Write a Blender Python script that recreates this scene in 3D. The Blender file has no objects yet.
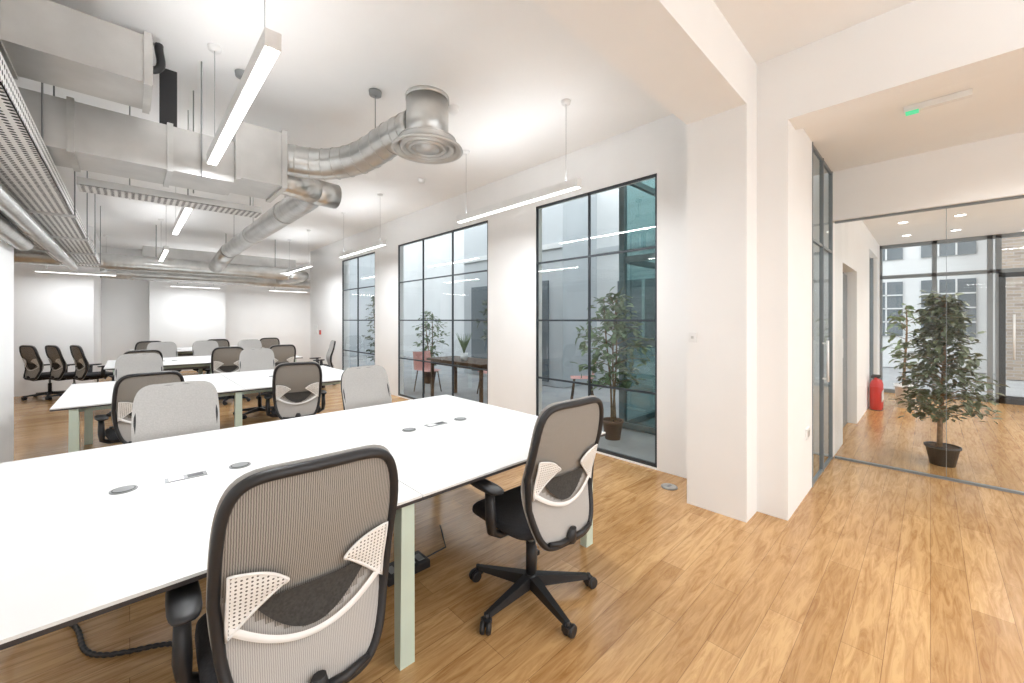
import bpy, bmesh, math, random
from mathutils import Vector, Matrix
random.seed(7)
S=bpy.context.scene
C=S.collection
try:
    S.view_settings.view_transform='Standard'
    S.view_settings.look='None'
except Exception: pass

# ------------------------------------------------------------ materials
def nt(m):
    m.use_nodes=True
    return m.node_tree, m.node_tree.nodes, m.node_tree.links
def mat(name,col,rough=.5,metal=0,var=.04,scale=8,bump=0,emit=None,spec=None):
    m=bpy.data.materials.new(name); t,n,l=nt(m); b=n['Principled BSDF']
    b.inputs['Roughness'].default_value=rough; b.inputs['Metallic'].default_value=metal
    if spec is not None: b.inputs['Specular IOR Level'].default_value=spec
    tc=n.new('ShaderNodeTexCoord'); nz=n.new('ShaderNodeTexNoise'); nz.inputs['Scale'].default_value=scale
    nz.inputs['Detail'].default_value=4
    l.new(tc.outputs['Object'],nz.inputs['Vector'])
    r=n.new('ShaderNodeValToRGB')
    r.color_ramp.elements[0].color=[max(0,c*(1-var)) for c in col]+[1]
    r.color_ramp.elements[1].color=[min(1,c*(1+var)) for c in col]+[1]
    r.color_ramp.elements[0].position=.3; r.color_ramp.elements[1].position=.7
    l.new(nz.outputs['Fac'],r.inputs['Fac']); l.new(r.outputs['Color'],b.inputs['Base Color'])
    if bump:
        bp=n.new('ShaderNodeBump'); bp.inputs['Strength'].default_value=bump; bp.inputs['Distance'].default_value=.01
        l.new(nz.outputs['Fac'],bp.inputs['Height']); l.new(bp.outputs['Normal'],b.inputs['Normal'])
    if emit:
        b.inputs['Emission Color'].default_value=list(emit[0])+[1]; b.inputs['Emission Strength'].default_value=emit[1]
    return m
def perforated(name,col,sx,sy,sz,r,rough=.5,metal=0,holecol=None):
    m=mat(name,col,rough,metal); t,n,l=nt(m); b=n['Principled BSDF']; out=n['Material Output']
    tc=n.new('ShaderNodeTexCoord')
    v1=n.new('ShaderNodeVectorMath'); v1.operation='MULTIPLY'; v1.inputs[1].default_value=(sx,sy,sz)
    v2=n.new('ShaderNodeVectorMath'); v2.operation='FRACTION'
    v3=n.new('ShaderNodeVectorMath'); v3.operation='SUBTRACT'; v3.inputs[1].default_value=(.5 if sx else 0,.5 if sy else 0,.5 if sz else 0)
    v4=n.new('ShaderNodeVectorMath'); v4.operation='LENGTH'
    lt=n.new('ShaderNodeMath'); lt.operation='LESS_THAN'; lt.inputs[1].default_value=r
    l.new(tc.outputs['Object'],v1.inputs[0]); l.new(v1.outputs[0],v2.inputs[0]); l.new(v2.outputs[0],v3.inputs[0])
    l.new(v3.outputs[0],v4.inputs[0]); l.new(v4.outputs['Value'],lt.inputs[0])
    mx=n.new('ShaderNodeMixShader'); 
    if holecol: 
        tr=n.new('ShaderNodeBsdfDiffuse'); tr.inputs[0].default_value=list(holecol)+[1]
    else: tr=n.new('ShaderNodeBsdfTransparent')
    l.new(lt.outputs[0],mx.inputs[0]); l.new(b.outputs[0],mx.inputs[1]); l.new(tr.outputs[0],mx.inputs[2]); l.new(mx.outputs[0],out.inputs['Surface'])
    return m
def weave(name,c1,c2,scale,axis='X'):
    m=mat(name,c1,.85); t,n,l=nt(m); b=n['Principled BSDF']
    tc=n.new('ShaderNodeTexCoord'); w=n.new('ShaderNodeTexWave'); w.bands_direction=axis; w.inputs['Scale'].default_value=scale
    w.inputs['Distortion'].default_value=1.2; w.inputs['Detail'].default_value=2; w.inputs['Detail Scale'].default_value=2
    l.new(tc.outputs['Object'],w.inputs['Vector'])
    r=n.new('ShaderNodeValToRGB'); r.color_ramp.elements[0].color=list(c2)+[1]; r.color_ramp.elements[1].color=list(c1)+[1]
    r.color_ramp.elements[0].position=.2; r.color_ramp.elements[1].position=.55
    l.new(w.outputs['Fac'],r.inputs['Fac']); l.new(r.outputs['Color'],b.inputs['Base Color'])
    return m
def glass(name,tint,refl=.05,edge=.6):
    m=bpy.data.materials.new(name); t,n,l=nt(m); out=n['Material Output']; n.remove(n['Principled BSDF'])
    tr=n.new('ShaderNodeBsdfTransparent'); tr.inputs[0].default_value=list(tint)+[1]
    gl=n.new('ShaderNodeBsdfGlossy'); gl.inputs['Roughness'].default_value=.01
    lw=n.new('ShaderNodeLayerWeight'); lw.inputs['Blend'].default_value=.5
    pw=n.new('ShaderNodeMath'); pw.operation='POWER'; pw.inputs[1].default_value=4
    mu=n.new('ShaderNodeMath'); mu.operation='MULTIPLY_ADD'; mu.inputs[1].default_value=edge; mu.inputs[2].default_value=refl; mu.use_clamp=True
    mx=n.new('ShaderNodeMixShader')
    l.new(lw.outputs['Facing'],pw.inputs[0]); l.new(pw.outputs[0],mu.inputs[0]); l.new(mu.outputs[0],mx.inputs[0]); l.new(tr.outputs[0],mx.inputs[1]); l.new(gl.outputs[0],mx.inputs[2]); l.new(mx.outputs[0],out.inputs['Surface'])
    return m
def wood_floor():
    m=bpy.data.materials.new('oak_plank_floor'); t,n,l=nt(m); b=n['Principled BSDF']
    tc=n.new('ShaderNodeTexCoord')
    br=n.new('ShaderNodeTexBrick'); br.offset=.37; br.offset_frequency=2
    br.inputs['Scale'].default_value=1; br.inputs['Brick Width'].default_value=1.2; br.inputs['Row Height'].default_value=.145
    br.inputs['Mortar Size'].default_value=.0014; br.inputs['Mortar Smooth'].default_value=.2; br.inputs['Bias'].default_value=0
    br.inputs['Color1'].default_value=(.65,.405,.185,1); br.inputs['Color2'].default_value=(.50,.285,.115,1); br.inputs['Mortar'].default_value=(.32,.18,.08,1)
    l.new(tc.outputs['Object'],br.inputs['Vector'])
    mp=n.new('ShaderNodeMapping'); mp.inputs['Scale'].default_value=(1.2,11,1); l.new(tc.outputs['Object'],mp.inputs['Vector'])
    nz=n.new('ShaderNodeTexNoise'); nz.inputs['Scale'].default_value=2.4; nz.inputs['Detail'].default_value=8; nz.inputs['Roughness'].default_value=.68; nz.inputs['Distortion'].default_value=1.2
    l.new(mp.outputs[0],nz.inputs['Vector'])
    r=n.new('ShaderNodeValToRGB'); r.color_ramp.elements[0].position=.34; r.color_ramp.elements[0].color=(.58,.46,.33,1); r.color_ramp.elements[1].position=.60; r.color_ramp.elements[1].color=(1.0,1.0,1.0,1)
    l.new(nz.outputs['Fac'],r.inputs['Fac'])
    mx=n.new('ShaderNodeMix'); mx.data_type='RGBA'; mx.blend_type='MULTIPLY'; mx.inputs[0].default_value=.85
    l.new(br.outputs['Color'],mx.inputs[6]); l.new(r.outputs['Color'],mx.inputs[7]); l.new(mx.outputs[2],b.inputs['Base Color'])
    b.inputs['Roughness'].default_value=.22
    bp=n.new('ShaderNodeBump'); bp.inputs['Strength'].default_value=.05; l.new(nz.outputs['Fac'],bp.inputs['Height']); l.new(bp.outputs[0],b.inputs['Normal'])
    return m
def brick():
    m=bpy.data.materials.new('stock_brick'); t,n,l=nt(m); b=n['Principled BSDF']
    tc=n.new('ShaderNodeTexCoord')
    sx=n.new('ShaderNodeSeparateXYZ'); cb=n.new('ShaderNodeCombineXYZ'); l.new(tc.outputs['Object'],sx.inputs[0]); l.new(sx.outputs['Y'],cb.inputs['X']); l.new(sx.outputs['Z'],cb.inputs['Y'])
    br=n.new('ShaderNodeTexBrick'); br.inputs['Scale'].default_value=1; br.inputs['Brick Width'].default_value=.24; br.inputs['Row Height'].default_value=.08; br.inputs['Mortar Size'].default_value=.008
    br.inputs['Color1'].default_value=(.42,.34,.27,1); br.inputs['Color2'].default_value=(.27,.21,.17,1); br.inputs['Mortar'].default_value=(.40,.38,.36,1)
    l.new(cb.outputs[0],br.inputs['Vector']); l.new(br.outputs['Color'],b.inputs['Base Color']); b.inputs['Roughness'].default_value=.9
    return m

M={}
M['wall']=mat('white_paint',(.90,.898,.89),.6,var=.01,scale=3)
M['ceil']=mat('ceiling_paint',(.91,.908,.90),.7,var=.01,scale=3)
M['floor']=wood_floor()
M['frame']=mat('charcoal_steel',(.035,.045,.055),.4,var=.1)
M['gframe']=mat('grey_aluminium',(.25,.28,.30),.4,.4)
M['glass']=glass('window_glass',(.84,.89,.90),.08)
M['tglass']=glass('teal_tinted_glass',(.50,.66,.66),.10)
M['cglass']=glass('partition_glass',(.92,.94,.94),.05)
M['top']=mat('white_laminate',(.79,.795,.79),.32,var=.01)
M['edge']=mat('dark_edge_band',(.035,.03,.03),.5)
M['mint']=mat('mint_powder_coat',(.60,.70,.60),.4,var=.02)
M['black']=mat('black_plastic',(.018,.018,.02),.45)
M['fabric']=mat('charcoal_fabric',(.02,.02,.023),.95,scale=120,var=.3,bump=.2)
M['lumb']=mat('charcoal_lumbar_mesh',(.05,.048,.045),.9,scale=120,var=.3,bump=.2)
M['mesh']=weave('taupe_mesh',(.37,.345,.31),(.15,.135,.12),55,'X')
M['mesh2']=weave('pale_mesh',(.52,.50,.475),(.34,.325,.31),60,'X')
M['front']=mat('pale_knit',(.47,.455,.435),.9,var=.06,scale=90,bump=.1)
M['pad']=perforated('white_perforated_plastic',(.88,.88,.86),85,0,85,.24,.4,holecol=(.16,.15,.14))
M['galv']=mat('galvanised_steel',(.60,.60,.585),.30,.85,var=.14,scale=5)
M['galvw']=mat('galvanised_sheet',(.60,.595,.58),.38,.6,var=.10,scale=4)
M['tray']=perforated('perforated_tray_steel',(.74,.73,.71),24,24,0,.29,.4,.2,holecol=(.06,.06,.06))
M['trays']=perforated('perforated_rail_steel',(.76,.75,.73),0,24,24,.27,.4,.2,holecol=(.06,.06,.06))
M['white']=mat('white_metal',(.85,.85,.84),.35)
M['emit']=mat('lamp_diffuser',(1,1,1),.5,emit=((1,.99,.97),6))
M['spot']=mat('downlight_lens',(1,1,1),.5,emit=((1,.95,.88),12))
M['grey']=mat('grey_plastic',(.25,.26,.26),.4)
M['green']=mat('exit_green',(.05,.5,.25),.4,emit=((.1,.8,.4),.6))
M['red']=mat('red_enamel',(.50,.02,.015),.3)
M['leaf']=mat('ficus_leaf',(.11,.14,.075),.45,var=.5,scale=14)
M['leaf2']=mat('ficus_leaf_light',(.20,.27,.14),.45,var=.4,scale=14)
M['bark']=mat('bark',(.25,.16,.09),.85,var=.3,scale=30,bump=.5)
M['pot']=mat('black_pot',(.02,.02,.022),.5)
M['pot2']=mat('brown_pot',(.12,.07,.05),.6)
M['soil']=mat('soil',(.05,.03,.02),.95,scale=60,var=.5,bump=.6)
M['pave']=mat('pale_paving',(.38,.385,.385),.8,var=.1,scale=2)
M['render']=mat('grey_render',(.55,.58,.60),.8,var=.05,scale=1)
M['render2']=mat('white_render',(.74,.75,.75),.8,var=.05,scale=1)
M['teal']=mat('teal_grey_steel',(.13,.19,.20),.4,var=.15)
M['darkwin']=mat('dark_window_pane',(.16,.19,.21),.1)
M['brick']=brick()
M['darkwood']=mat('dark_wood',(.10,.055,.03),.5,var=.25,scale=20)
M['coral']=mat('pale_coral_plastic',(.66,.34,.30),.5)
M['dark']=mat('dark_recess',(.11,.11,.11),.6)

# ------------------------------------------------------------ builder
class B:
    def __init__(s): s.bm=bmesh.new(); s.mats=[]
    def mi(s,k):
        if k not in s.mats: s.mats.append(k)
        return s.mats.index(k)
    def face(s,vs,k,sm=False):
        try: f=s.bm.faces.new(vs)
        except ValueError: return
        f.material_index=s.mi(k); f.smooth=sm
    def quad(s,ps,k): s.face([s.bm.verts.new(p) for p in ps],k)
    def box(s,a,b,k,M4=None):
        x0,y0,z0=a; x1,y1,z1=b
        ps=[(x0,y0,z0),(x1,y0,z0),(x1,y1,z0),(x0,y1,z0),(x0,y0,z1),(x1,y0,z1),(x1,y1,z1),(x0,y1,z1)]
        vs=[s.bm.verts.new(M4@Vector(p) if M4 else p) for p in ps]
        for f in [(3,2,1,0),(4,5,6,7),(0,1,5,4),(1,2,6,5),(2,3,7,6),(3,0,4,7)]: s.face([vs[i] for i in f],k)
    def hull8(s,bot,top,k):
        vs=[s.bm.verts.new(p) for p in bot+top]
        for f in [(3,2,1,0),(4,5,6,7),(0,1,5,4),(1,2,6,5),(2,3,7,6),(3,0,4,7)]: s.face([vs[i] for i in f],k)
    def tube(s,pts,r,k,closed=False,seg=10,sy=1,caps=True,smooth=True):
        pts=[Vector(p) for p in pts]; N=len(pts); rings=[]
        rr=r if isinstance(r,(list,tuple)) else [r]*N
        up=None
        for i,p in enumerate(pts):
            if closed: d=pts[(i+1)%N]-pts[i-1]
            else: d=pts[min(i+1,N-1)]-pts[max(i-1,0)]
            d.normalize()
            if up is None:
                up=Vector((0,0,1)) if abs(d.z)<.9 else Vector((1,0,0))
            a=up-d*up.dot(d)
            if a.length<1e-4: a=Vector((0,1,0))-d*d.y
            a.normalize(); up=a; b=d.cross(a)
            rings.append([s.bm.verts.new(p+(a*math.cos(2*math.pi*j/seg)+b*math.sin(2*math.pi*j/seg)*sy)*rr[i]) for j in range(seg)])
        for i in range(N if closed else N-1):
            A=rings[i]; Bq=rings[(i+1)%N]
            for j in range(seg): s.face([A[j],A[(j+1)%seg],Bq[(j+1)%seg],Bq[j]],k,smooth)
        if caps and not closed:
            s.face(rings[0][::-1],k); s.face(rings[-1],k)
    def cyl(s,p0,p1,r,k,seg=20,r1=None,caps=True):
        s.tube([p0,p1],[r,r if r1 is None else r1],k,seg=seg,caps=caps)
    def lathe(s,prof,c,k,seg=32):
        rings=[]
        for r,z in prof: rings.append([s.bm.verts.new((c[0]+r*math.cos(2*math.pi*j/seg),c[1]+r*math.sin(2*math.pi*j/seg),c[2]+z)) for j in range(seg)])
        for i in range(len(rings)-1):
            for j in range(seg): s.face([rings[i][j],rings[i][(j+1)%seg],rings[i+1][(j+1)%seg],rings[i+1][j]],k,True)
    def grid(s,fn,nu,nv,k):
        g=[[s.bm.verts.new(fn(i/nu,j/nv)) for i in range(nu+1)] for j in range(nv+1)]
        for j in range(nv):
            for i in range(nu):
                kk=k(i/nu,j/nv) if callable(k) else k
                s.face([g[j][i],g[j][i+1],g[j+1][i+1],g[j+1][i]],kk,True)
    def obj(s,name,loc=(0,0,0),rz=0,bevel=0,parent=None):
        me=bpy.data.meshes.new(name); s.bm.to_mesh(me); s.bm.free()
        for k in s.mats: me.materials.append(M[k])
        o=bpy.data.objects.new(name,me); C.objects.link(o); o.location=loc; o.rotation_euler=(0,0,rz)
        if bevel:
            md=o.modifiers.new('bevel','BEVEL'); md.width=bevel; md.segments=2; md.limit_method='ANGLE'; md.angle_limit=math.radians(50)
        if parent: o.parent=parent
        return o
def boxes(name,lst,bevel=0):
    b=B()
    for a,c,k in lst: b.box(a,c,k)
    return b.obj(name,bevel=bevel)
def dup(o,loc,rz=0):
    n=bpy.data.objects.new(o.name.split('.')[0],o.data); C.objects.link(n); n.location=loc; n.rotation_euler=(0,0,rz)
    return n

# ------------------------------------------------------------ room shell
H=3.5; XW=3.81; YB=15.6; XL=-.90; YR=-4.0; TW=.12; YE=12.5
boxes('floor',[((-4,YR,-.1),(XW+TW,YB,0),'floor'),((XW+TW,YE,-.1),(4.9,YB,0),'floor'),((XW+TW,YR,-.1),(11.4,.94,0),'floor')])
boxes('ceiling',[((-4,YR,H),(4.9,YB,H+.15),'ceil')])
w=[(3.54,4.50),(7.23,8.25),(10.09,YE)]
lst=[((XW,.94,0),(XW+TW,1.89,H),'wall')]+[((XW,a,0),(XW+TW,b,H),'wall') for a,b in w]
wins=[(8.25,10.09,2),(4.50,7.23,3),(1.89,3.54,2)]
for a,b,_ in wins: lst.append(((XW,a,2.97),(XW+TW,b,H),'wall')); lst.append(((XW,a,0),(XW+TW,b,.02),'wall'))
lst+=[((XW+TW,YE-.12,0),(4.9,YE,H),'wall'),((4.78,YE,0),(4.9,YB,H),'wall')]
boxes('wall_right',lst)
boxes('wall_back',[((-4,YB,0),(4.9,YB+.15,H),'wall'),((-4,12.4,0),(-.56,YB,H),'wall'),((.40,YB-.45,0),(2.15,YB,H),'wall')])
boxes('wall_left',[((XL-.2,YR,0),(XL,6.8,H),'wall'),((-4,6.6,0),(XL-.2,6.8,H),'wall'),((-4.15,6.6,0),(-4,YB,H),'wall')])
boxes('wall_rear',[((XL,YR-.2,0),(XL+.5,YR,H),'wall'),((XL,YR-.2,0),(11.4,YR,.5),'wall'),((XL,YR-.2,3.1),(11.4,YR,H),'wall'),((1.6,YR-.2,.5),(2.0,YR,3.1),'wall'),((4.6,YR-.2,.5),(5.9,YR,3.1),'wall'),((11,YR-.2,.5),(11.4,YR,3.1),'wall')])  # unseen rear wall; wide openings invented to let in soft sky fill
boxes('ceiling_beam',[((XL,.94,3.1),(3.3,1.38,H),'ceil')])
boxes('wall_pillar',[((3.3,.94,0),(XW,1.38,H),'wall'),((3.555,.736,0),(4.43,.94,H),'wall')])
boxes('wall_header',[((3.555,YR,3.0),(3.80,.736,H),'wall')])
boxes('ceiling_corridor',[((3.80,YR,3.1),(5.49,.90,3.2),'ceil')])
boxes('wall_bulkhead',[((5.49,YR,2.57),(5.62,.736,3.2),'wall')])
boxes('ceiling_lobby',[((5.62,YR,3.05),(11.4,.90,3.2),'ceil')])
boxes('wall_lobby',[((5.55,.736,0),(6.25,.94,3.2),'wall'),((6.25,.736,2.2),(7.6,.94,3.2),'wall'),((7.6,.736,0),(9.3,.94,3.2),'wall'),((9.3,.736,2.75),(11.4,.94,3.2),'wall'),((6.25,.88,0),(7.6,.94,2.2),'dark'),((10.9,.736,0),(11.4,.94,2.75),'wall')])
boxes('door_2',[((6.3,.84,0),(6.9,.875,2.15),'gframe'),((6.93,.84,0),(7.55,.875,2.15),'gframe'),((6.82,.80,1.0),(6.85,.84,1.25),'white')])
q=B()
for x in (9.3,10.1,10.85): q.box((x,.8,0),(x+.05,.86,2.75),'gframe')
q.quad([(9.35,.83,0),(10.85,.83,0),(10.85,.83,2.75),(9.35,.83,2.75)],'glass'); q.obj('window_5')

for i,(a,b,nc) in enumerate(wins):
    q=B(); x0,x1=XW+.005,XW+.03; t=.011
    z0,z1=.02,2.97
    q.box((x0,a,z0),(x1,a+2*t,z1),'frame'); q.box((x0,b-2*t,z0),(x1,b,z1),'frame')
    q.box((x0,a,z0),(x1,b,z0+.035),'frame'); q.box((x0,a,z1-.025),(x1,b,z1),'frame')
    for c in range(1,nc):
        y=a+(b-a)*c/nc; q.box((x0,y-t,z0),(x1,y+t,z1),'frame')
    for r in range(1,4):
        z=z0+(z1-z0)*r/4; q.box((x0+.002,a,z-t),(x1-.002,b,z+t),'frame')
    q.quad([(x0+.012,a+t,z0),(x0+.012,b-t,z0),(x0+.012,b-t,z1),(x0+.012,a+t,z1)],'glass')
    q.obj('window_%d'%(i+1))
q=B()
for x in (4.43,4.95,5.47): q.box((x,.73,0),(x+.025,.765,3.1),'gframe')
for z in (0,2.22,3.07): q.box((4.43,.735,z),(5.49,.76,z+.025),'gframe')
q.quad([(4.45,.745,.02),(5.47,.745,.02),(5.47,.745,3.07),(4.45,.745,3.07)],'glass')
q.tube([(4.90,.69,.9),(4.90,.69,1.3)],.012,'white')
q.box((4.893,.69,.92),(4.907,.73,.935),'white');q.box((4.893,.69,1.265),(4.907,.73,1.28),'white')
q.obj('door_1')
q=B()
q.box((5.53,YR,0),(5.57,.72,.02),'gframe'); q.box((5.53,YR,2.55),(5.57,.72,2.57),'gframe')
for a,b in ((.72,-.10),(-.105,-1.4),(-1.405,-2.7),(-2.705,-4)): q.quad([(5.55,b,.02),(5.55,a,.02),(5.55,a,2.55),(5.55,b,2.55)],'cglass')
for a in (-.1025,-1.4025,-2.7025): q.box((5.548,a-.002,.02),(5.552,a+.002,2.55),'gframe')
q.obj('glass_partition')
q=B(); X=11.35
ys=[.73,-.05,-.75,-.85,-1.95,-2.05,-3.0,-3.95]
for yy in ys: q.box((X,yy-.035,0),(X+.08,yy+.035,3.05),'gframe')
for z in (0,2.35,2.98): q.box((X,-4,z),(X+.08,.75,z+.07),'gframe')
q.box((X-.01,-1.95,0),(X+.07,-1.87,2.35),'frame'); q.box((X-.01,-.93,0),(X+.07,-.85,2.35),'frame'); q.box((X-.01,-1.95,2.27),(X+.07,-.85,2.35),'frame'); q.box((X-.01,-1.95,.0),(X+.07,-.85,.14),'frame')
q.quad([(X+.035,-4,.05),(X+.035,.73,.05),(X+.035,.73,3.0),(X+.035,-4,3.0)],'cglass')
q.tube([(X-.06,-1.02,.8),(X-.06,-1.02,1.6)],.015,'white')
q.obj('window_4')
boxes('street_ground',[((11.4,-16,-.12),(40,16,-.02),'pave')])
q=B(); q.box((16,-14,0),(16.5,-1.2,8),'brick'); q.box((17.5,-2.0,0),(18,8,8),'render2')
for yy in (-.9,.6,2.4):
    for z in (1.0,3.4,5.8):
        q.box((17.45,yy,z),(17.5,yy+1.1,z+1.7),'darkwin')
        for k in (1,2): q.box((17.42,yy+.36*k,z),(17.46,yy+.36*k+.04,z+1.7),'render2')
        for k in (1,2,3): q.box((17.42,yy,z+.42*k),(17.46,yy+1.1,z+.42*k+.04),'render2')
for yy in (-3.4,-6.4,-9):
    for z in (.9,3.6): q.box((15.95,yy,z),(16.0,yy+1.2,z+1.8),'darkwin'); q.box((15.92,yy+.57,z),(15.96,yy+.63,z+1.8),'render2')
q.obj('street_building')
boxes('courtyard_ground',[((XW+TW,.94,-.12),(11.4,YE-.12,-.01),'pave'),((4.9,YE-.12,-.12),(11.4,17,-.01),'pave')])
q=B(); q.box((8.2,.95,0),(8.5,17,5.2),'render2'); q.box((4.95,16.6,0),(8.2,17,6),'render')
q.box((6.9,5.6,0),(8.2,9.2,4.6),'render')
for yy in (3.7,):
    q.box((8.15,yy,.9),(8.2,yy+1.3,2.4),'darkwin')
    q.box((8.12,yy+.62,.9),(8.16,yy+.68,2.4),'render2'); q.box((8.12,yy-.05,.84),(8.2,yy+1.35,.9),'render2')
for yy in (6.0,7.7): q.box((6.85,yy,.1),(6.9,yy+1.1,2.4),'darkwin')
for z in (3.1,): q.box((8.14,.95,z),(8.2,5.6,z+.12),'render'); q.box((6.84,5.6,z),(6.9,9.2,z+.12),'render2')
q.obj('courtyard_building')
# glazed lift shaft: steel posts, ring beams and tinted glass
q=B(); x0,x1,y0,y1=5.0,6.3,1.75,2.98
for x in (x0,x1):
    for y in (y0,y1): q.box((x-.04,y-.04,0),(x+.04,y+.04,5.0),'teal')
for z in (0.0,1.15,2.3,3.45,4.6):
    q.box((x0,y0-.03,z),(x1,y0+.03,z+.08),'teal'); q.box((x0,y1-.03,z),(x1,y1+.03,z+.08),'teal')
    q.box((x0-.03,y0,z),(x0+.03,y1,z+.08),'teal'); q.box((x1-.03,y0,z),(x1+.03,y1,z+.08),'teal')
q.quad([(x0,y0,0),(x0,y1,0),(x0,y1,4.9),(x0,y0,4.9)],'tglass'); q.quad([(x1,y0,0),(x1,y1,0),(x1,y1,4.9),(x1,y0,4.9)],'tglass')
q.quad([(x0,y1,0),(x1,y1,0),(x1,y1,4.9),(x0,y1,4.9)],'tglass'); q.quad([(x0,y0,0),(x1,y0,0),(x1,y0,4.9),(x0,y0,4.9)],'tglass')
q.box((x1-.25,2.2,0),(x1-.15,2.35,4.9),'teal')
q.obj('glazed_lift_shaft')

# ------------------------------------------------------------ office chair
def chair():
    b=B()
    for i in range(5):
        a=math.radians(90+72*i+24); R=Matrix.Rotation(a,4,'Z')
        bot=[R@Vector(p) for p in ((.02,-.028,.065),(.32,-.016,.062),(.32,.016,.062),(.02,.028,.065))]
        top=[R@Vector(p) for p in ((.02,-.024,.125),(.32,-.012,.085),(.32,.012,.085),(.02,.024,.125))]
        b.hull8(bot,top,'black')
        c=R@Vector((.33,0,0))
        b.cyl((c.x,c.y,.05),(c.x,c.y,.085),.012,'black',10)
        a2=a+random.uniform(-1.3,1.3); ax=Vector((math.cos(a2),math.sin(a2),0)); off=Vector((-ax.y,ax.x,0))*.02
        for sgn in (-1,1):
            p0=c+ax*(.006*sgn)+off+Vector((0,0,.031)); p1=c+ax*(.026*sgn)+off+Vector((0,0,.031))
            b.tube([p0,p0*.5+p1*.5,p1],[.029,.031,.026],'black',seg=18)
        b.box((c.x-.02,c.y-.02,.036),(c.x+.02,c.y+.02,.062),'black')
    b.cyl((0,0,.06),(0,0,.13),.035,'black'); b.cyl((0,0,.12),(0,0,.30),.027,'black'); b.cyl((0,0,.30),(0,0,.42),.015,'grey')
    b.hull8([(-.07,-.12,.385),(.07,-.12,.385),(.07,.1,.395),(-.07,.1,.395)],[(-.10,-.14,.435),(.10,-.14,.435),(.10,.12,.435),(-.10,.12,.435)],'black')
    b.tube([(.08,.03,.41),(.2,.03,.405),(.25,.03,.40)],[.006,.006,.012],'black',seg=8)
    def sp(u,v):
        th=2*math.pi*u; ph=math.pi*(v-.5)
        c,s_=math.cos(th),math.sin(th); e=.42
        cp=math.cos(ph); 
        x=.255*math.copysign(abs(c)**e,c)*abs(cp)**.35; y=.02+.25*math.copysign(abs(s_)**e,s_)*abs(cp)**.35
        z=.475+.042*math.sin(ph)+ (.012*(abs(x)/.25)**2 if v>.5 else 0) - .03*max(0,(y-.12)/.15)**2
        return (x,y,z)
    b.grid(sp,40,14,'fabric')
    z0,z1=.42,1.10
    def surf(x,z,off=0):
        v=(z-z0)/(z1-z0)
        y=-.285+.045*math.exp(-((v-.38)/.25)**2)-.085*max(0,v-.45)
        return Vector((x,y+.5*x*x+off,z))
    def wf(v): return .78+.22*math.sin(min(1,v/.55)*math.pi/2) - .055*max(0,(v-.6)/.4)**2
    n=6.0
    def outline(xw,s):
        v=(s+1)/2; return xw*.236*wf(v), z0+(z1-z0)*v
    N=72; pts=[]
    for i in range(N):
        th=2*math.pi*i/N; c,s_=math.cos(th),math.sin(th)
        x,z=outline(math.copysign(abs(c)**(2/n),c),math.copysign(abs(s_)**(2/n),s_)); pts.append(surf(x,z,0))
    b.tube(pts,.0145,'black',closed=True,seg=10,sy=1.2)
    def panel(off,sc):
        def fn(u,v):
            s=math.sin(math.pi*(v-.5)); hw=(1-min(1,abs(s))**n)**(1/n) if abs(s)<1 else 0
            x,z=outline((2*u-1)*hw*sc,s*sc); return surf(x,z,off)
        return fn
    def kk(u,v):
        z=z0+(z1-z0)*(math.sin(math.pi*(v-.5))+1)/2; x=(2*u-1)*.24
        return 'mesh' if z>.60+2.9*x*x else 'mesh2'
    b.grid(panel(0,.97),40,60,kk)
    b.grid(panel(.018,1.06),24,36,'front')
    for sg in (-1,1):
        def wing(u,v,sg=sg):
            rx=.012*math.sin(math.pi*v)
            x=.088-rx*(1-u)+.122*u; 
            zt=.832+.016*u-.02*(1-u)**3; zb=.765-.105*u**1.25
            edge=.012*(1-u)**4
            return surf(sg*x,zb+edge+(zt-zb-2*edge)*v,-.020-.006*math.sin(math.pi*v))
        b.grid(wing,12,10,'pad')
        rim=[wing(t/10,0) for t in range(11)]+[wing(1,t/6) for t in range(1,7)]+[wing(1-t/10,1) for t in range(1,11)]+[wing(0,1-t/6) for t in range(1,6)]
        b.tube(rim,.0045,'white',closed=True,seg=6)
    def cres(u,v):
        x=(2*u-1)*.160; q=(x/.16)**2
        lo=.618+.125*q; hi=.745+.000*q
        return surf(x,lo+(hi-lo)*v,-.014)
    b.grid(cres,24,6,'lumb')
    def band(u,v):
        x=(2*u-1)*.205; q=(x/.205)**2
        w_=.018+.012*q; mid=.602+.085*q
        return surf(x,mid-w_/2+w_*v,-.020-.004*math.sin(math.pi*v))
    b.grid(band,28,4,'white')
    b.tube([(0,-.10,.41),(0,-.22,.405),(0,-.285,.43),(0,-.30,.49)],[.03,.03,.026,.014],'black',seg=10,sy=1.4)
    for sg in (-1,1):
        b.tube([(0,-.285,.432),(sg*.08,-.292,.438),(sg*.15,-.285,.455)],[.016,.014,.010],'black',seg=8)
    for sg in (-1,1):
        b.tube([(sg*.10,-.02,.425),(sg*.24,-.02,.43),(sg*.285,-.02,.455),(sg*.29,-.02,.52),(sg*.29,-.01,.65)],[.02,.02,.02,.024,.02],'black',seg=10,sy=1.5)
        def pad(u,v,sg=sg):
            th=2*math.pi*u; ph=math.pi*(v-.5); c,s_=math.cos(th),math.sin(th); cp=abs(math.cos(ph))**.4
            return (sg*.285+.042*math.copysign(abs(c)**.6,c)*cp,.03+.125*math.copysign(abs(s_)**.6,s_)*cp,.668+.016*math.sin(ph))
        b.grid(pad,20,8,'black')
    return b
ch=chair().obj('office_chair',(.40,1.50,0),math.radians(-2))
R=math.radians
dup(ch,(1.575,1.50,0),R(-3))
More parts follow.
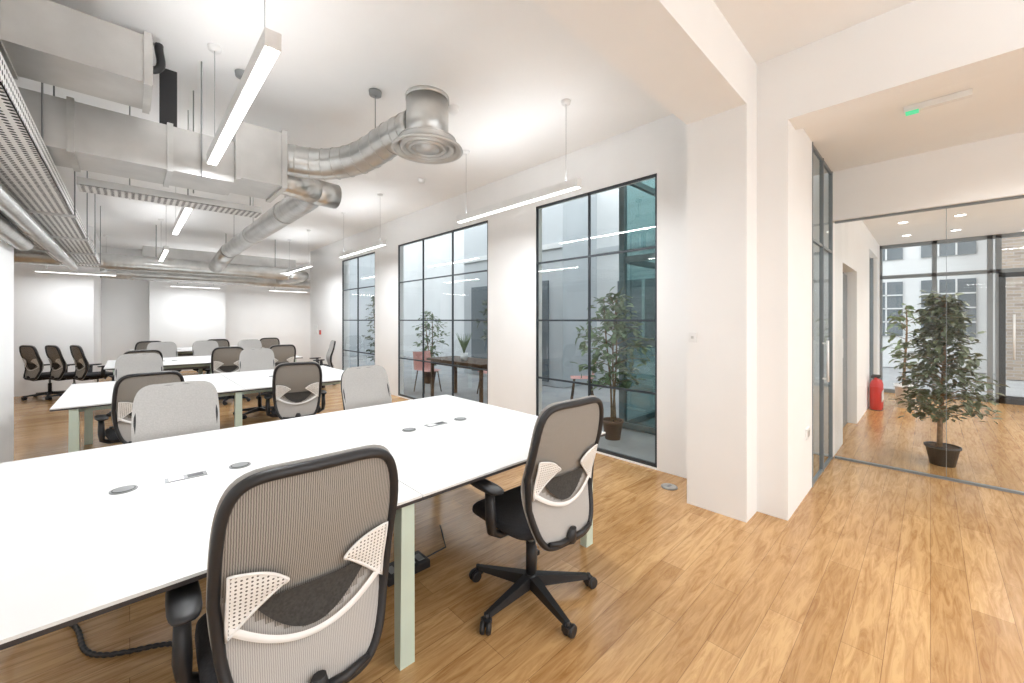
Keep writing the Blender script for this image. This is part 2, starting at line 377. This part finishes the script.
for (x,y,a) in [(.25,3.62,178),(1.74,3.68,183),(.10,5.2,8),(1.43,5.2,-12),(.1,7.4,180),(1.50,7.4,176),
                (.1,8.9,10),(1.3,8.9,-6),(2.1,8.9,5),(.5,11.1,180),(1.3,11.15,190),(2.1,11.1,180),(-1.12,11.8,-60),(-.78,11.5,-65),(-.45,11.2,-70),(3.1,9.6,80),(.3,12.5,5),(1.6,12.5,-5),(2.7,12.5,0)]:
    o=dup(ch,(x,y,0),R(a)); o.scale=(1,1,.92)

# ------------------------------------------------------------ desks
def desk(x0,x1,y0,y1):
    b=B(); xm=(x0+x1)/2; ym=(y0+y1)/2+.02
    for a,c in ((x0,xm-.002),(xm+.002,x1)):
        b.box((a,y0,.708),(c,y1,.722),'edge'); b.box((a,y0,.722),(c,y1,.732),'top')
    for y in (y0+.16,y1-.18): b.box((x0+.1,y,.655),(x1-.1,y+.05,.706),'mint')
    for x in (x0+.12,xm-.08,x1-.17):
        b.box((x,y0+.04,.66),(x+.05,y1-.04,.706),'mint')
        for y in (y0+.02,y1-.09):
            b.hull8([(x-.015,y+.005,0),(x+.055,y+.005,0),(x+.055,y+.055,0),(x-.015,y+.055,0)],[(x-.01,y,.706),(x+.05,y,.706),(x+.05,y+.07,.706),(x-.01,y+.07,.706)],'mint')
    b.box((x0+.2,ym-.15,.56),(x1-.2,ym+.15,.57),'tray'); b.box((x0+.2,ym-.16,.56),(x1-.2,ym-.15,.64),'grey'); b.box((x0+.2,ym+.15,.56),(x1-.2,ym+.16,.64),'grey')
    for x in (x0+.25,xm-.1,x1-.3): b.box((x,ym-.15,.57),(x+.02,ym-.13,.706),'grey')
    for f in (0.0,1.0):
        base=x0+(xm-x0)*f
        for dx in (.48,.92):
            b.cyl((base+dx,ym,.7325),(base+dx,ym,.736),.048,'grey',28)
            b.cyl((base+dx,ym,.736),(base+dx,ym,.7375),.040,'black',28); b.cyl((base+dx,ym,.7375),(base+dx,ym,.7385),.036,'grey',28)
        b.box((base+.62,ym-.035,.732),(base+.78,ym+.035,.735),'grey'); b.box((base+.635,ym-.022,.735),(base+.69,ym+.022,.7355),'white'); b.box((base+.705,ym-.022,.735),(base+.765,ym+.022,.7355),'black')
    return b.obj('bench_desk')
desk(-.5,2.36,1.54,3.45); desk(-.5,2.36,5.25,7.1); desk(-.3,2.6,9.0,10.8); desk(.0,3.0,12.75,14.4)
q=B(); pts=[];rad=[]
for i in range(90):
    t=i/89; pts.append((-.34+.50*t+.04*math.sin(9*t), 3.0-.72*t+.05*math.sin(7*t+1), .014)); rad.append(.011 if i%3 else .008)
q.tube(pts,rad,'black',seg=8)
q.tube([(-.34,3.05,.02),(-.40,2.9,.05),(-.38,2.75,.3),(-.36,2.6,.55)],.008,'black',seg=6)
q.obj('power_cable')
q=B(); q.box((1.05,2.1,0),(1.32,2.24,.045),'black')
for i in range(4): q.box((1.08+.06*i,2.13,.045),(1.12+.06*i,2.2,.05),'grey')
q.tube([(1.32,2.17,.02),(1.5,2.2,.01),(1.6,2.4,.01),(1.62,2.45,.02)],.005,'black',seg=6)
q.obj('power_strip',bevel=.004)
q=B(); q.cyl((0,0,0),(0,0,.008),.07,'grey',28); q.cyl((0,0,.008),(0,0,.012),.058,'galv',28); q.box((-.03,-.012,.012),(.03,.012,.014),'grey'); fb=q.obj('floor_socket',(3.5,1.62,0)); dup(fb,(2.95,3.9,0))

# ------------------------------------------------------------ pendant lamps
def lamp_mesh(L):
    b=B(); h=L/2
    b.box((-.032,-h,.0),(.032,h,.075),'white'); b.box((-.027,-h+.01,-.004),(.027,h-.01,0),'emit')
    for y in (-h+.15,h-.15):
        b.tube([(0,y,.075),(0,y,.79)],.0018,'grey',seg=6); b.cyl((0,y,.075),(0,y,.1),.008,'grey',10)
        b.lathe([(0.0,-.03),(.04,-.028),(.045,-.002)],(0,y,.82),'white',20)
    return b
def pendant(x,y0,y1,rz=0,z=2.68,P=33,up=.2):
    L=abs(y1-y0); b=lamp_mesh(L); o=b.obj('linear_pendant_lamp',(x,(y0+y1)/2,z),rz)
    for nm,dz,rx,p in (('downlight',-.008,0,P),('uplight',.082,math.pi,P*up)):
        ld=bpy.data.lights.new(nm,'AREA'); ld.shape='RECTANGLE'; ld.size=.05; ld.size_y=L-.05; ld.energy=p; ld.color=(.94,.97,1)
        lo=bpy.data.objects.new(nm,ld); C.objects.link(lo); lo.parent=o; lo.location=(0,0,dz); lo.rotation_euler=(rx,0,0)
    return o
for y0 in (1.97,5.4,8.9): pendant(.45,y0,y0+1.8)
for y0 in (2.15,5.9,9.4): pendant(2.88,y0,y0+1.8)
for y0 in (-2.6,): pendant(.6,y0,y0+1.8,up=.5); pendant(2.6,y0,y0+1.8,up=.5)  # unseen pendants behind the camera, added as fill with a stronger uplight
def pend_x(x,y,z,P): pendant(x,y-.55,y+.55,R(90),z,P)
pend_x(-.75,11.7,2.42,16); pend_x(1.35,14.3,2.42,24); pend_x(3.7,14.3,2.42,24)
# ------------------------------------------------------------ ducts
def spiral(path,r,step=.09):
    P=[Vector(p) for p in path]; pts=[];rad=[]
    for i in range(len(P)-1):
        d=(P[i+1]-P[i]).length; n=max(2,int(d/(step/3)))
        for k in range(n): pts.append(P[i].lerp(P[i+1],k/n))
    pts.append(P[-1])
    for i in range(len(pts)): rad.append(r+(.005 if i%3==0 else 0))
    return pts,rad
def smoothpath(cp,n=10):
    out=[]; cp=[Vector(c) for c in cp]
    ext=[cp[0]*2-cp[1]]+cp+[cp[-1]*2-cp[-2]]
    for i in range(1,len(ext)-2):
        for k in range(n):
            t=k/n; p0,p1,p2,p3=ext[i-1:i+3]
            out.append(.5*((2*p1)+(p2-p0)*t+(2*p0-5*p1+4*p2-p3)*t*t+(-p0+3*p1-3*p2+p3)*t**3))
    out.append(cp[-1]); return out
q=B()
cx,cy=1.71,2.76
q.cyl((cx,cy,2.86),(cx,cy,3.26),.165,'galv',36)
q.tube([(cx,cy,3.235),(cx,cy,3.265)],[.172,.172],'galv',seg=36)
q.lathe([(.165,2.95),(.18,2.90),(.275,2.86),(.28,2.845),(.25,2.842),(.225,2.87)],(cx,cy,0),'galvw',40)
q.lathe([(.225,2.93),(.205,2.845),(.185,2.845),(.165,2.90)],(cx,cy,0),'galvw',40)
q.lathe([(.155,2.93),(.145,2.845),(.125,2.845),(.11,2.90)],(cx,cy,0),'galvw',40)
q.lathe([(.10,2.93),(.09,2.845),(.0,2.84)],(cx,cy,0),'galvw',40)
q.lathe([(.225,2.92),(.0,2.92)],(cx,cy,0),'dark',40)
pth=smoothpath([(1.69,2.90,3.08),(1.63,3.2,3.06),(1.52,3.60,2.98),(1.30,3.88,2.94),(.99,4.03,2.95)],6)
q.tube(pth,.135,'galv',seg=28)
for i in (2,4,6,8,10,12,14,16,18,20,22): q.tube([pth[i],pth[i].lerp(pth[i+1],.12)],.140,'galvw',seg=28)
q.box((.618,3.88,2.66),(.98,4.42,3.12),'galvw')
q.box((.617,3.86,2.64),(.65,4.44,3.14),'galvw'); q.box((.95,3.86,2.64),(.99,4.44,3.14),'galvw')
pth=smoothpath([(.99,4.25,2.83),(1.2,4.30,2.83),(1.36,4.45,2.84),(1.42,4.75,2.85),(1.42,5.2,2.85)],6)+[Vector((1.40,9.4,2.85))]
pts,rad=spiral(pth,.13); q.tube(pts,rad,'galv',seg=28)
q.cyl((1.30,4.43,2.84),(1.62,4.47,2.84),.13,'galv',28)
for y in (5.6,7.4,9.0):
    q.tube([(1.41,y,2.85),(1.41,y+.04,2.85)],.14,'galvw',seg=28); q.tube([(1.41,y,2.98),(1.41,y,3.49)],.004,'grey',seg=6)
for (x,y,z) in ((1.55,3.35,3.15),(.66,3.84,3.1)):
    q.tube([(x,y,z),(x,y,3.49)],.004,'grey',seg=6); q.lathe([(0,3.455),(.05,3.46),(.055,3.495)],(x,y,0),'grey',20)
q.obj('round_spiral_duct')
q=B()
q.box((-.88,3.92,2.62),(.616,4.38,2.95),'galvw')
for x in (-.3,.20): q.box((x,3.905,2.605),(x+.035,4.395,2.965),'galv')
q.box((-.88,3.2,2.90),(.10,3.62,3.18),'galvw'); 
for x in (-.5,.06): q.box((x,3.185,2.885),(x+.035,3.635,3.195),'galv')
q.box((.16,3.95,2.95),(.26,4.0,3.38),'black')
for x in (-.4,.4): 
    for y in (3.88,4.42): q.tube([(x,y,2.6),(x,y,3.49)],.005,'grey',seg=6)
q.obj('rectangular_duct')
q=B()
q.box((-.3,4.6,2.56),(.95,4.85,2.565),'tray'); q.box((-.3,4.6,2.56),(.95,4.605,2.62),'galvw'); q.box((-.3,4.845,2.56),(.95,4.85,2.62),'galvw')
for x in (.0,.4,.9): q.tube([(x,4.86,2.56),(x,4.86,3.49)],.004,'grey',seg=6)
q.obj('cable_tray')
q=B()
q.box((-.88,2.3,2.47),(-.38,10.5,2.475),'tray')
for x in (-.88,-.385): q.box((x,2.3,2.47),(x+.005,10.5,2.59),'trays')
for i in range(5): q.tube([(-.82+.07*i,2.35,2.50),(-.83+.072*i,10.4,2.50)],.012,'black' if i%2 else 'grey',seg=6)
for y in (5.5,7,8.5,10): q.tube([(-.37,y,2.47),(-.37,y,3.49)],.005,'grey',seg=6); q.box((-.88,y-.02,2.45),(-.36,y+.02,2.47),'galvw')
q.obj('cable_tray')
q=B()
pts,rad=spiral([(-.82,2.5,2.31),(-.82,6.7,2.31)],.07); q.tube(pts,rad,'galv',seg=18)
pts,rad=spiral([(-.66,2.5,2.36),(-.66,9.7,2.36)],.05); q.tube(pts,rad,'galv',seg=18)
q.obj('insulated_pipe')
q=B()
for k in range(4):
    pts=smoothpath([(-.88,3.75+.03*k,3.38),(-.45,3.78+.02*k,3.40-.05*k),(-.3,3.77,3.26),(-.12+.08*k,3.74,3.24),(.0+.05*k,3.78,3.45)],8); q.tube(pts,.025,'black',seg=8)
q.obj('flexible_hose')
q=B()
pts,rad=spiral([(-1.5,11.2,2.66),(2.9,11.2,2.66)],.15); q.tube(pts,rad,'galv',seg=20)
q.tube([(1.4,9.45,2.85),(1.4,11.1,2.7)],.14,'galv',seg=20)
q.box((-1.6,10.7,2.75),(-.5,11.0,2.98),'galvw'); q.box((.2,11.7,2.85),(3.2,12.0,3.1),'galvw')
q.tube([(2.9,11.2,2.66),(3.3,11.35,2.66),(3.4,12.0,2.66),(3.2,13.2,2.66)],.12,'galv',seg=16)
pts,rad=spiral([(-.5,13.4,2.62),(4.6,13.4,2.62)],.14); q.tube(pts,rad,'galv',seg=20)
for x in (-.8,.4,1.6,2.6): q.tube([(x,11.2,2.8),(x,11.2,3.49)],.008,'grey',seg=6)
q.obj('ventilation_duct')
# ------------------------------------------------------------ small fixtures
q=B(); q.box((4.2,-.2,3.055),(4.25,.14,3.098),'white'); q.box((4.195,.06,3.045),(4.255,.13,3.055),'green'); q.obj('emergency_light')
q=B(); q.box((8.2,-1.50,2.50),(8.24,-1.1,2.66),'green'); q.tube([(8.22,-1.4,2.66),(8.22,-1.4,3.045)],.006,'grey',seg=6);q.tube([(8.22,-1.2,2.66),(8.22,-1.2,3.045)],.006,'grey',seg=6)
q.box((8.19,-1.38,2.54),(8.2,-1.22,2.62),'white'); q.obj('exit_sign')
q=B(); q.lathe([(0,-.05),(.04,-.05),(.05,-.02),(.055,-.002)],(0,0,0),'white',24); sd=q.obj('smoke_detector',(2.2,3.1,3.5)); dup(sd,(4.5,-.55,3.1)); dup(sd,(3.0,5,3.5))
q=B()
for x in (6.2,7.4,8.8,10.2):
    for y in (.3,-.3,-1.2,-2.4): q.lathe([(.06,3.03),(.065,3.05)],(x,y,0),'white',20); q.cyl((x,y,3.042),(x,y,3.046),.055,'spot',20)
q.obj('recessed_downlights')
for x in (6.6,9.2):
    for y in (-.8,-2.4):
        ld=bpy.data.lights.new('downlight','SPOT'); ld.energy=90; ld.spot_size=2.4; ld.spot_blend=.6; ld.shadow_soft_size=.06; ld.color=(1,.97,.93)
        lo=bpy.data.objects.new('downlight_lamp',ld); C.objects.link(lo); lo.location=(x,y,3.02)
for y in (-.6,-2.2):
    ld=bpy.data.lights.new('downlight','SPOT'); ld.energy=35; ld.spot_size=2.6; ld.spot_blend=.7; ld.shadow_soft_size=.06; ld.color=(1,.98,.95)
    lo=bpy.data.objects.new('downlight_lamp',ld); C.objects.link(lo); lo.location=(4.6,y,3.06)
q=B(); q.box((3.286,1.30,1.32),(3.30,1.36,1.40),'white'); q.box((3.283,1.32,1.35),(3.287,1.34,1.37),'galvw'); q.obj('wall_switch')
q=B(); q.box((4.15,.724,.48),(4.29,.736,.57),'white'); q.box((4.18,.721,.50),(4.26,.725,.55),'galvw'); q.obj('wall_socket')
q=B(); q.box((3.79,11.6,1.1),(3.81,11.7,1.22),'red'); q.box((3.79,11.85,1.1),(3.81,12.1,1.35),'white'); q.obj('fire_alarm_point')
def ext():
    b=B(); b.lathe([(0,.0),(.075,.0),(.08,.02),(.08,.42),(.06,.48),(.025,.50),(.025,.54),(0,.55)],(0,0,0),'red',24)
    b.box((-.02,-.05,.53),(.02,.06,.57),'black'); b.tube([(0,.03,.55),(.09,.03,.5),(.10,.02,.25)],.01,'black',seg=8)
    b.box((-.06,-.082,.15),(.06,-.075,.32),'white')
    b.cyl((0,0,-.0),(0,0,.012),.082,'black'); return b
e=ext().obj('fire_extinguisher',(9.0,.63,.0)); dup(e,(9.2,.63,.0))

# ------------------------------------------------------------ plants
def plant(name,loc,h,trunk0,shape,nb,lpb,ls,leafk,potk,potr,poth,seed,stems=1):
    rn=random.Random(seed); b=B()
    b.lathe([(0,.0),(potr*.72,.0),(potr,poth),(potr*1.06,poth),(potr*1.06,poth*.9)],(0,0,0),potk,28)
    b.lathe([(potr*.98,poth*.93),(0,poth*.94)],(0,0,0),'soil',28)
    for s in range(stems):
        ang=2*math.pi*s/stems; off=Vector((math.cos(ang),math.sin(ang),0))*(.03 if stems>1 else 0)
        tp=[]; 
        for i in range(12):
            t=i/11; tp.append(Vector((off.x*(1+2*t)+.02*math.sin(5*t+s),off.y*(1+2*t)+.02*math.cos(4*t+s*2),poth*.8+(h-poth*.85)*t)))
        b.tube(tp,[.02*(1-.75*i/11)/math.sqrt(stems)+.003 for i in range(12)],'bark',seg=8)
    def leaf(p,d,L):
        d=d.normalized(); up=Vector((rn.uniform(-.5,.5),rn.uniform(-.5,.5),1)); sd=d.cross(up)
        if sd.length<.05: sd=Vector((1,0,0))
        sd.normalize(); nn=sd.cross(d); w=L*.27
        P=[p,p+d*L*.35+sd*w+nn*L*.05,p+d*L*.75+sd*w*.7+nn*L*.02,p+d*L-nn*L*.12,p+d*L*.75-sd*w*.7+nn*L*.02,p+d*L*.35-sd*w+nn*L*.05]
        vs=[b.bm.verts.new(x) for x in P]; mid=b.bm.verts.new(p+d*L*.5-nn*L*.03)
        for i in range(6): b.face([vs[i],vs[(i+1)%6],mid],leafk,True)
    for i in range(nb):
        t=(i+.5)/nb; z=trunk0+(h-trunk0)*t*.97; a=i*2.399+rn.uniform(-.3,.3); L=shape(t)*rn.uniform(.65,1.15)
        st=Vector((.0,0,z)); dirv=Vector((math.cos(a),math.sin(a),.35+.3*t)); mid=st+dirv*L*.5; end=st+Vector((math.cos(a)*L,math.sin(a)*L,L*.22))
        bp=[st,mid,end]; b.tube(bp,[.006,.004,.002],'bark',seg=5)
        for k in range(lpb):
            u=.25+.75*(k+rn.random())/lpb; p=(st.lerp(mid,u*2) if u<.5 else mid.lerp(end,u*2-1))
            p=p+Vector((rn.gauss(0,.03),rn.gauss(0,.03),rn.gauss(0,.03)))
            dd=Vector((math.cos(a)+rn.gauss(0,.8),math.sin(a)+rn.gauss(0,.8),rn.gauss(-.25,.5)))
            leaf(p,dd,ls*rn.uniform(.7,1.25))
    return b.obj(name,loc)
plant('potted_ficus_tree',(6.10,-.085,0),1.76,.44,lambda t:.09+.35*(1-t)**.9*min(1,.6+2.2*t),70,28,.075,'leaf','pot',.13,.2,3)
plant('potted_fig_plant',(4.45,2.80,-.01),1.80,.62,lambda t:.18+.25*math.sin(math.pi*min(1,t+.12)),38,18,.11,'leaf2','pot2',.13,.24,11,3)
plant('courtyard_shrub',(6.1,6.9,-.01),2.1,.5,lambda t:.14+.32*math.sin(math.pi*t),26,16,.11,'leaf','pot2',.16,.3,5,2)
plant('courtyard_bush',(4.6,9.8,-.01),2.1,.4,lambda t:.12+.25*math.sin(math.pi*t),26,14,.11,'leaf','pot2',.16,.3,8,2)
plant('courtyard_bush',(5.2,8.3,-.01),1.7,.4,lambda t:.12+.25*math.sin(math.pi*t),26,14,.11,'leaf2','pot2',.16,.3,9,2)
plant('lobby_plant',(9.6,.30,0),1.75,.7,lambda t:.10+.2*math.sin(math.pi*t),14,7,.15,'leaf2','white',.14,.4,21)
# ------------------------------------------------------------ courtyard furniture
q=B(); q.box((4.25,5.2,.71),(4.95,6.9,.75),'darkwood')
for x in (4.3,4.86):
    for y in (5.26,6.78): q.box((x,y,-.01),(x+.05,y+.05,.71),'darkwood')
q.box((4.3,5.26,.64),(4.91,6.83,.7),'darkwood'); q.obj('courtyard_table')
def cafe():
    b=B()
    def seat(u,v):
        x=(u-.5)*.44
        if v<.5: y=.22-.40*v*2; z=.45-.01*math.cos(x*6)
        else: w=(v-.5)*2; y=-.18-.07*w; z=.45+.38*w
        return (x*(1-.08*abs(v-.5)),y+.35*x*x*(v),z+.25*x*x)
    b.grid(seat,12,16,'coral')
    for x,y in ((-.19,.19),(.19,.19),(-.19,-.17),(.19,-.17)): b.tube([(x*.8,y*.8,.45),(x*1.1,y*1.1,0)],.012,'darkwood',seg=8)
    return b
c=cafe().obj('cafe_chair',(4.55,7.35,-.01),R(180))
dup(c,(5.35,6.2,-.01),R(90)); dup(c,(5.35,5.5,-.01),R(90)); dup(c,(4.6,4.75,-.01),R(0)); dup(c,(6.0,4.4,-.01),R(40))
q=B(); q.lathe([(0,0),(.06,0),(.075,.14),(.06,.14)],(0,0,0),'white',20)
rn=random.Random(3)
for i in range(110):
    a=rn.uniform(0,6.28); l=rn.uniform(.15,.4); q.tube([(0,0,.12),(math.cos(a)*l*.2,math.sin(a)*l*.2,.12+l*.6),(math.cos(a)*l*.4,math.sin(a)*l*.4,.12+l)],[.006,.006,.001],'leaf2',seg=4)
q.obj('potted_grass',(4.5,6.0,.75))

# ------------------------------------------------------------ world + camera
w=bpy.data.worlds.new('World'); S.world=w; w.use_nodes=True; n=w.node_tree.nodes; l=w.node_tree.links
bg=n['Background']; bg.inputs[1].default_value=3.2
tc=n.new('ShaderNodeTexCoord'); sx=n.new('ShaderNodeSeparateXYZ'); r=n.new('ShaderNodeValToRGB')
r.color_ramp.elements[0].position=.45; r.color_ramp.elements[0].color=(.81,.82,.83,1); r.color_ramp.elements[1].position=1; r.color_ramp.elements[1].color=(.84,.89,.96,1)
l.new(tc.outputs['Generated'],sx.inputs[0]); l.new(sx.outputs['Z'],r.inputs['Fac']); l.new(r.outputs['Color'],bg.inputs[0])
cam=bpy.data.cameras.new('Camera'); co=bpy.data.objects.new('Camera',cam); C.objects.link(co); S.camera=co
cam.sensor_width=36; cam.lens=36*400/1024; cam.shift_y=-21.5/1024; cam.clip_start=.02
co.location=(0,0,1.5); co.rotation_euler=(R(90),0,R(-43.7))
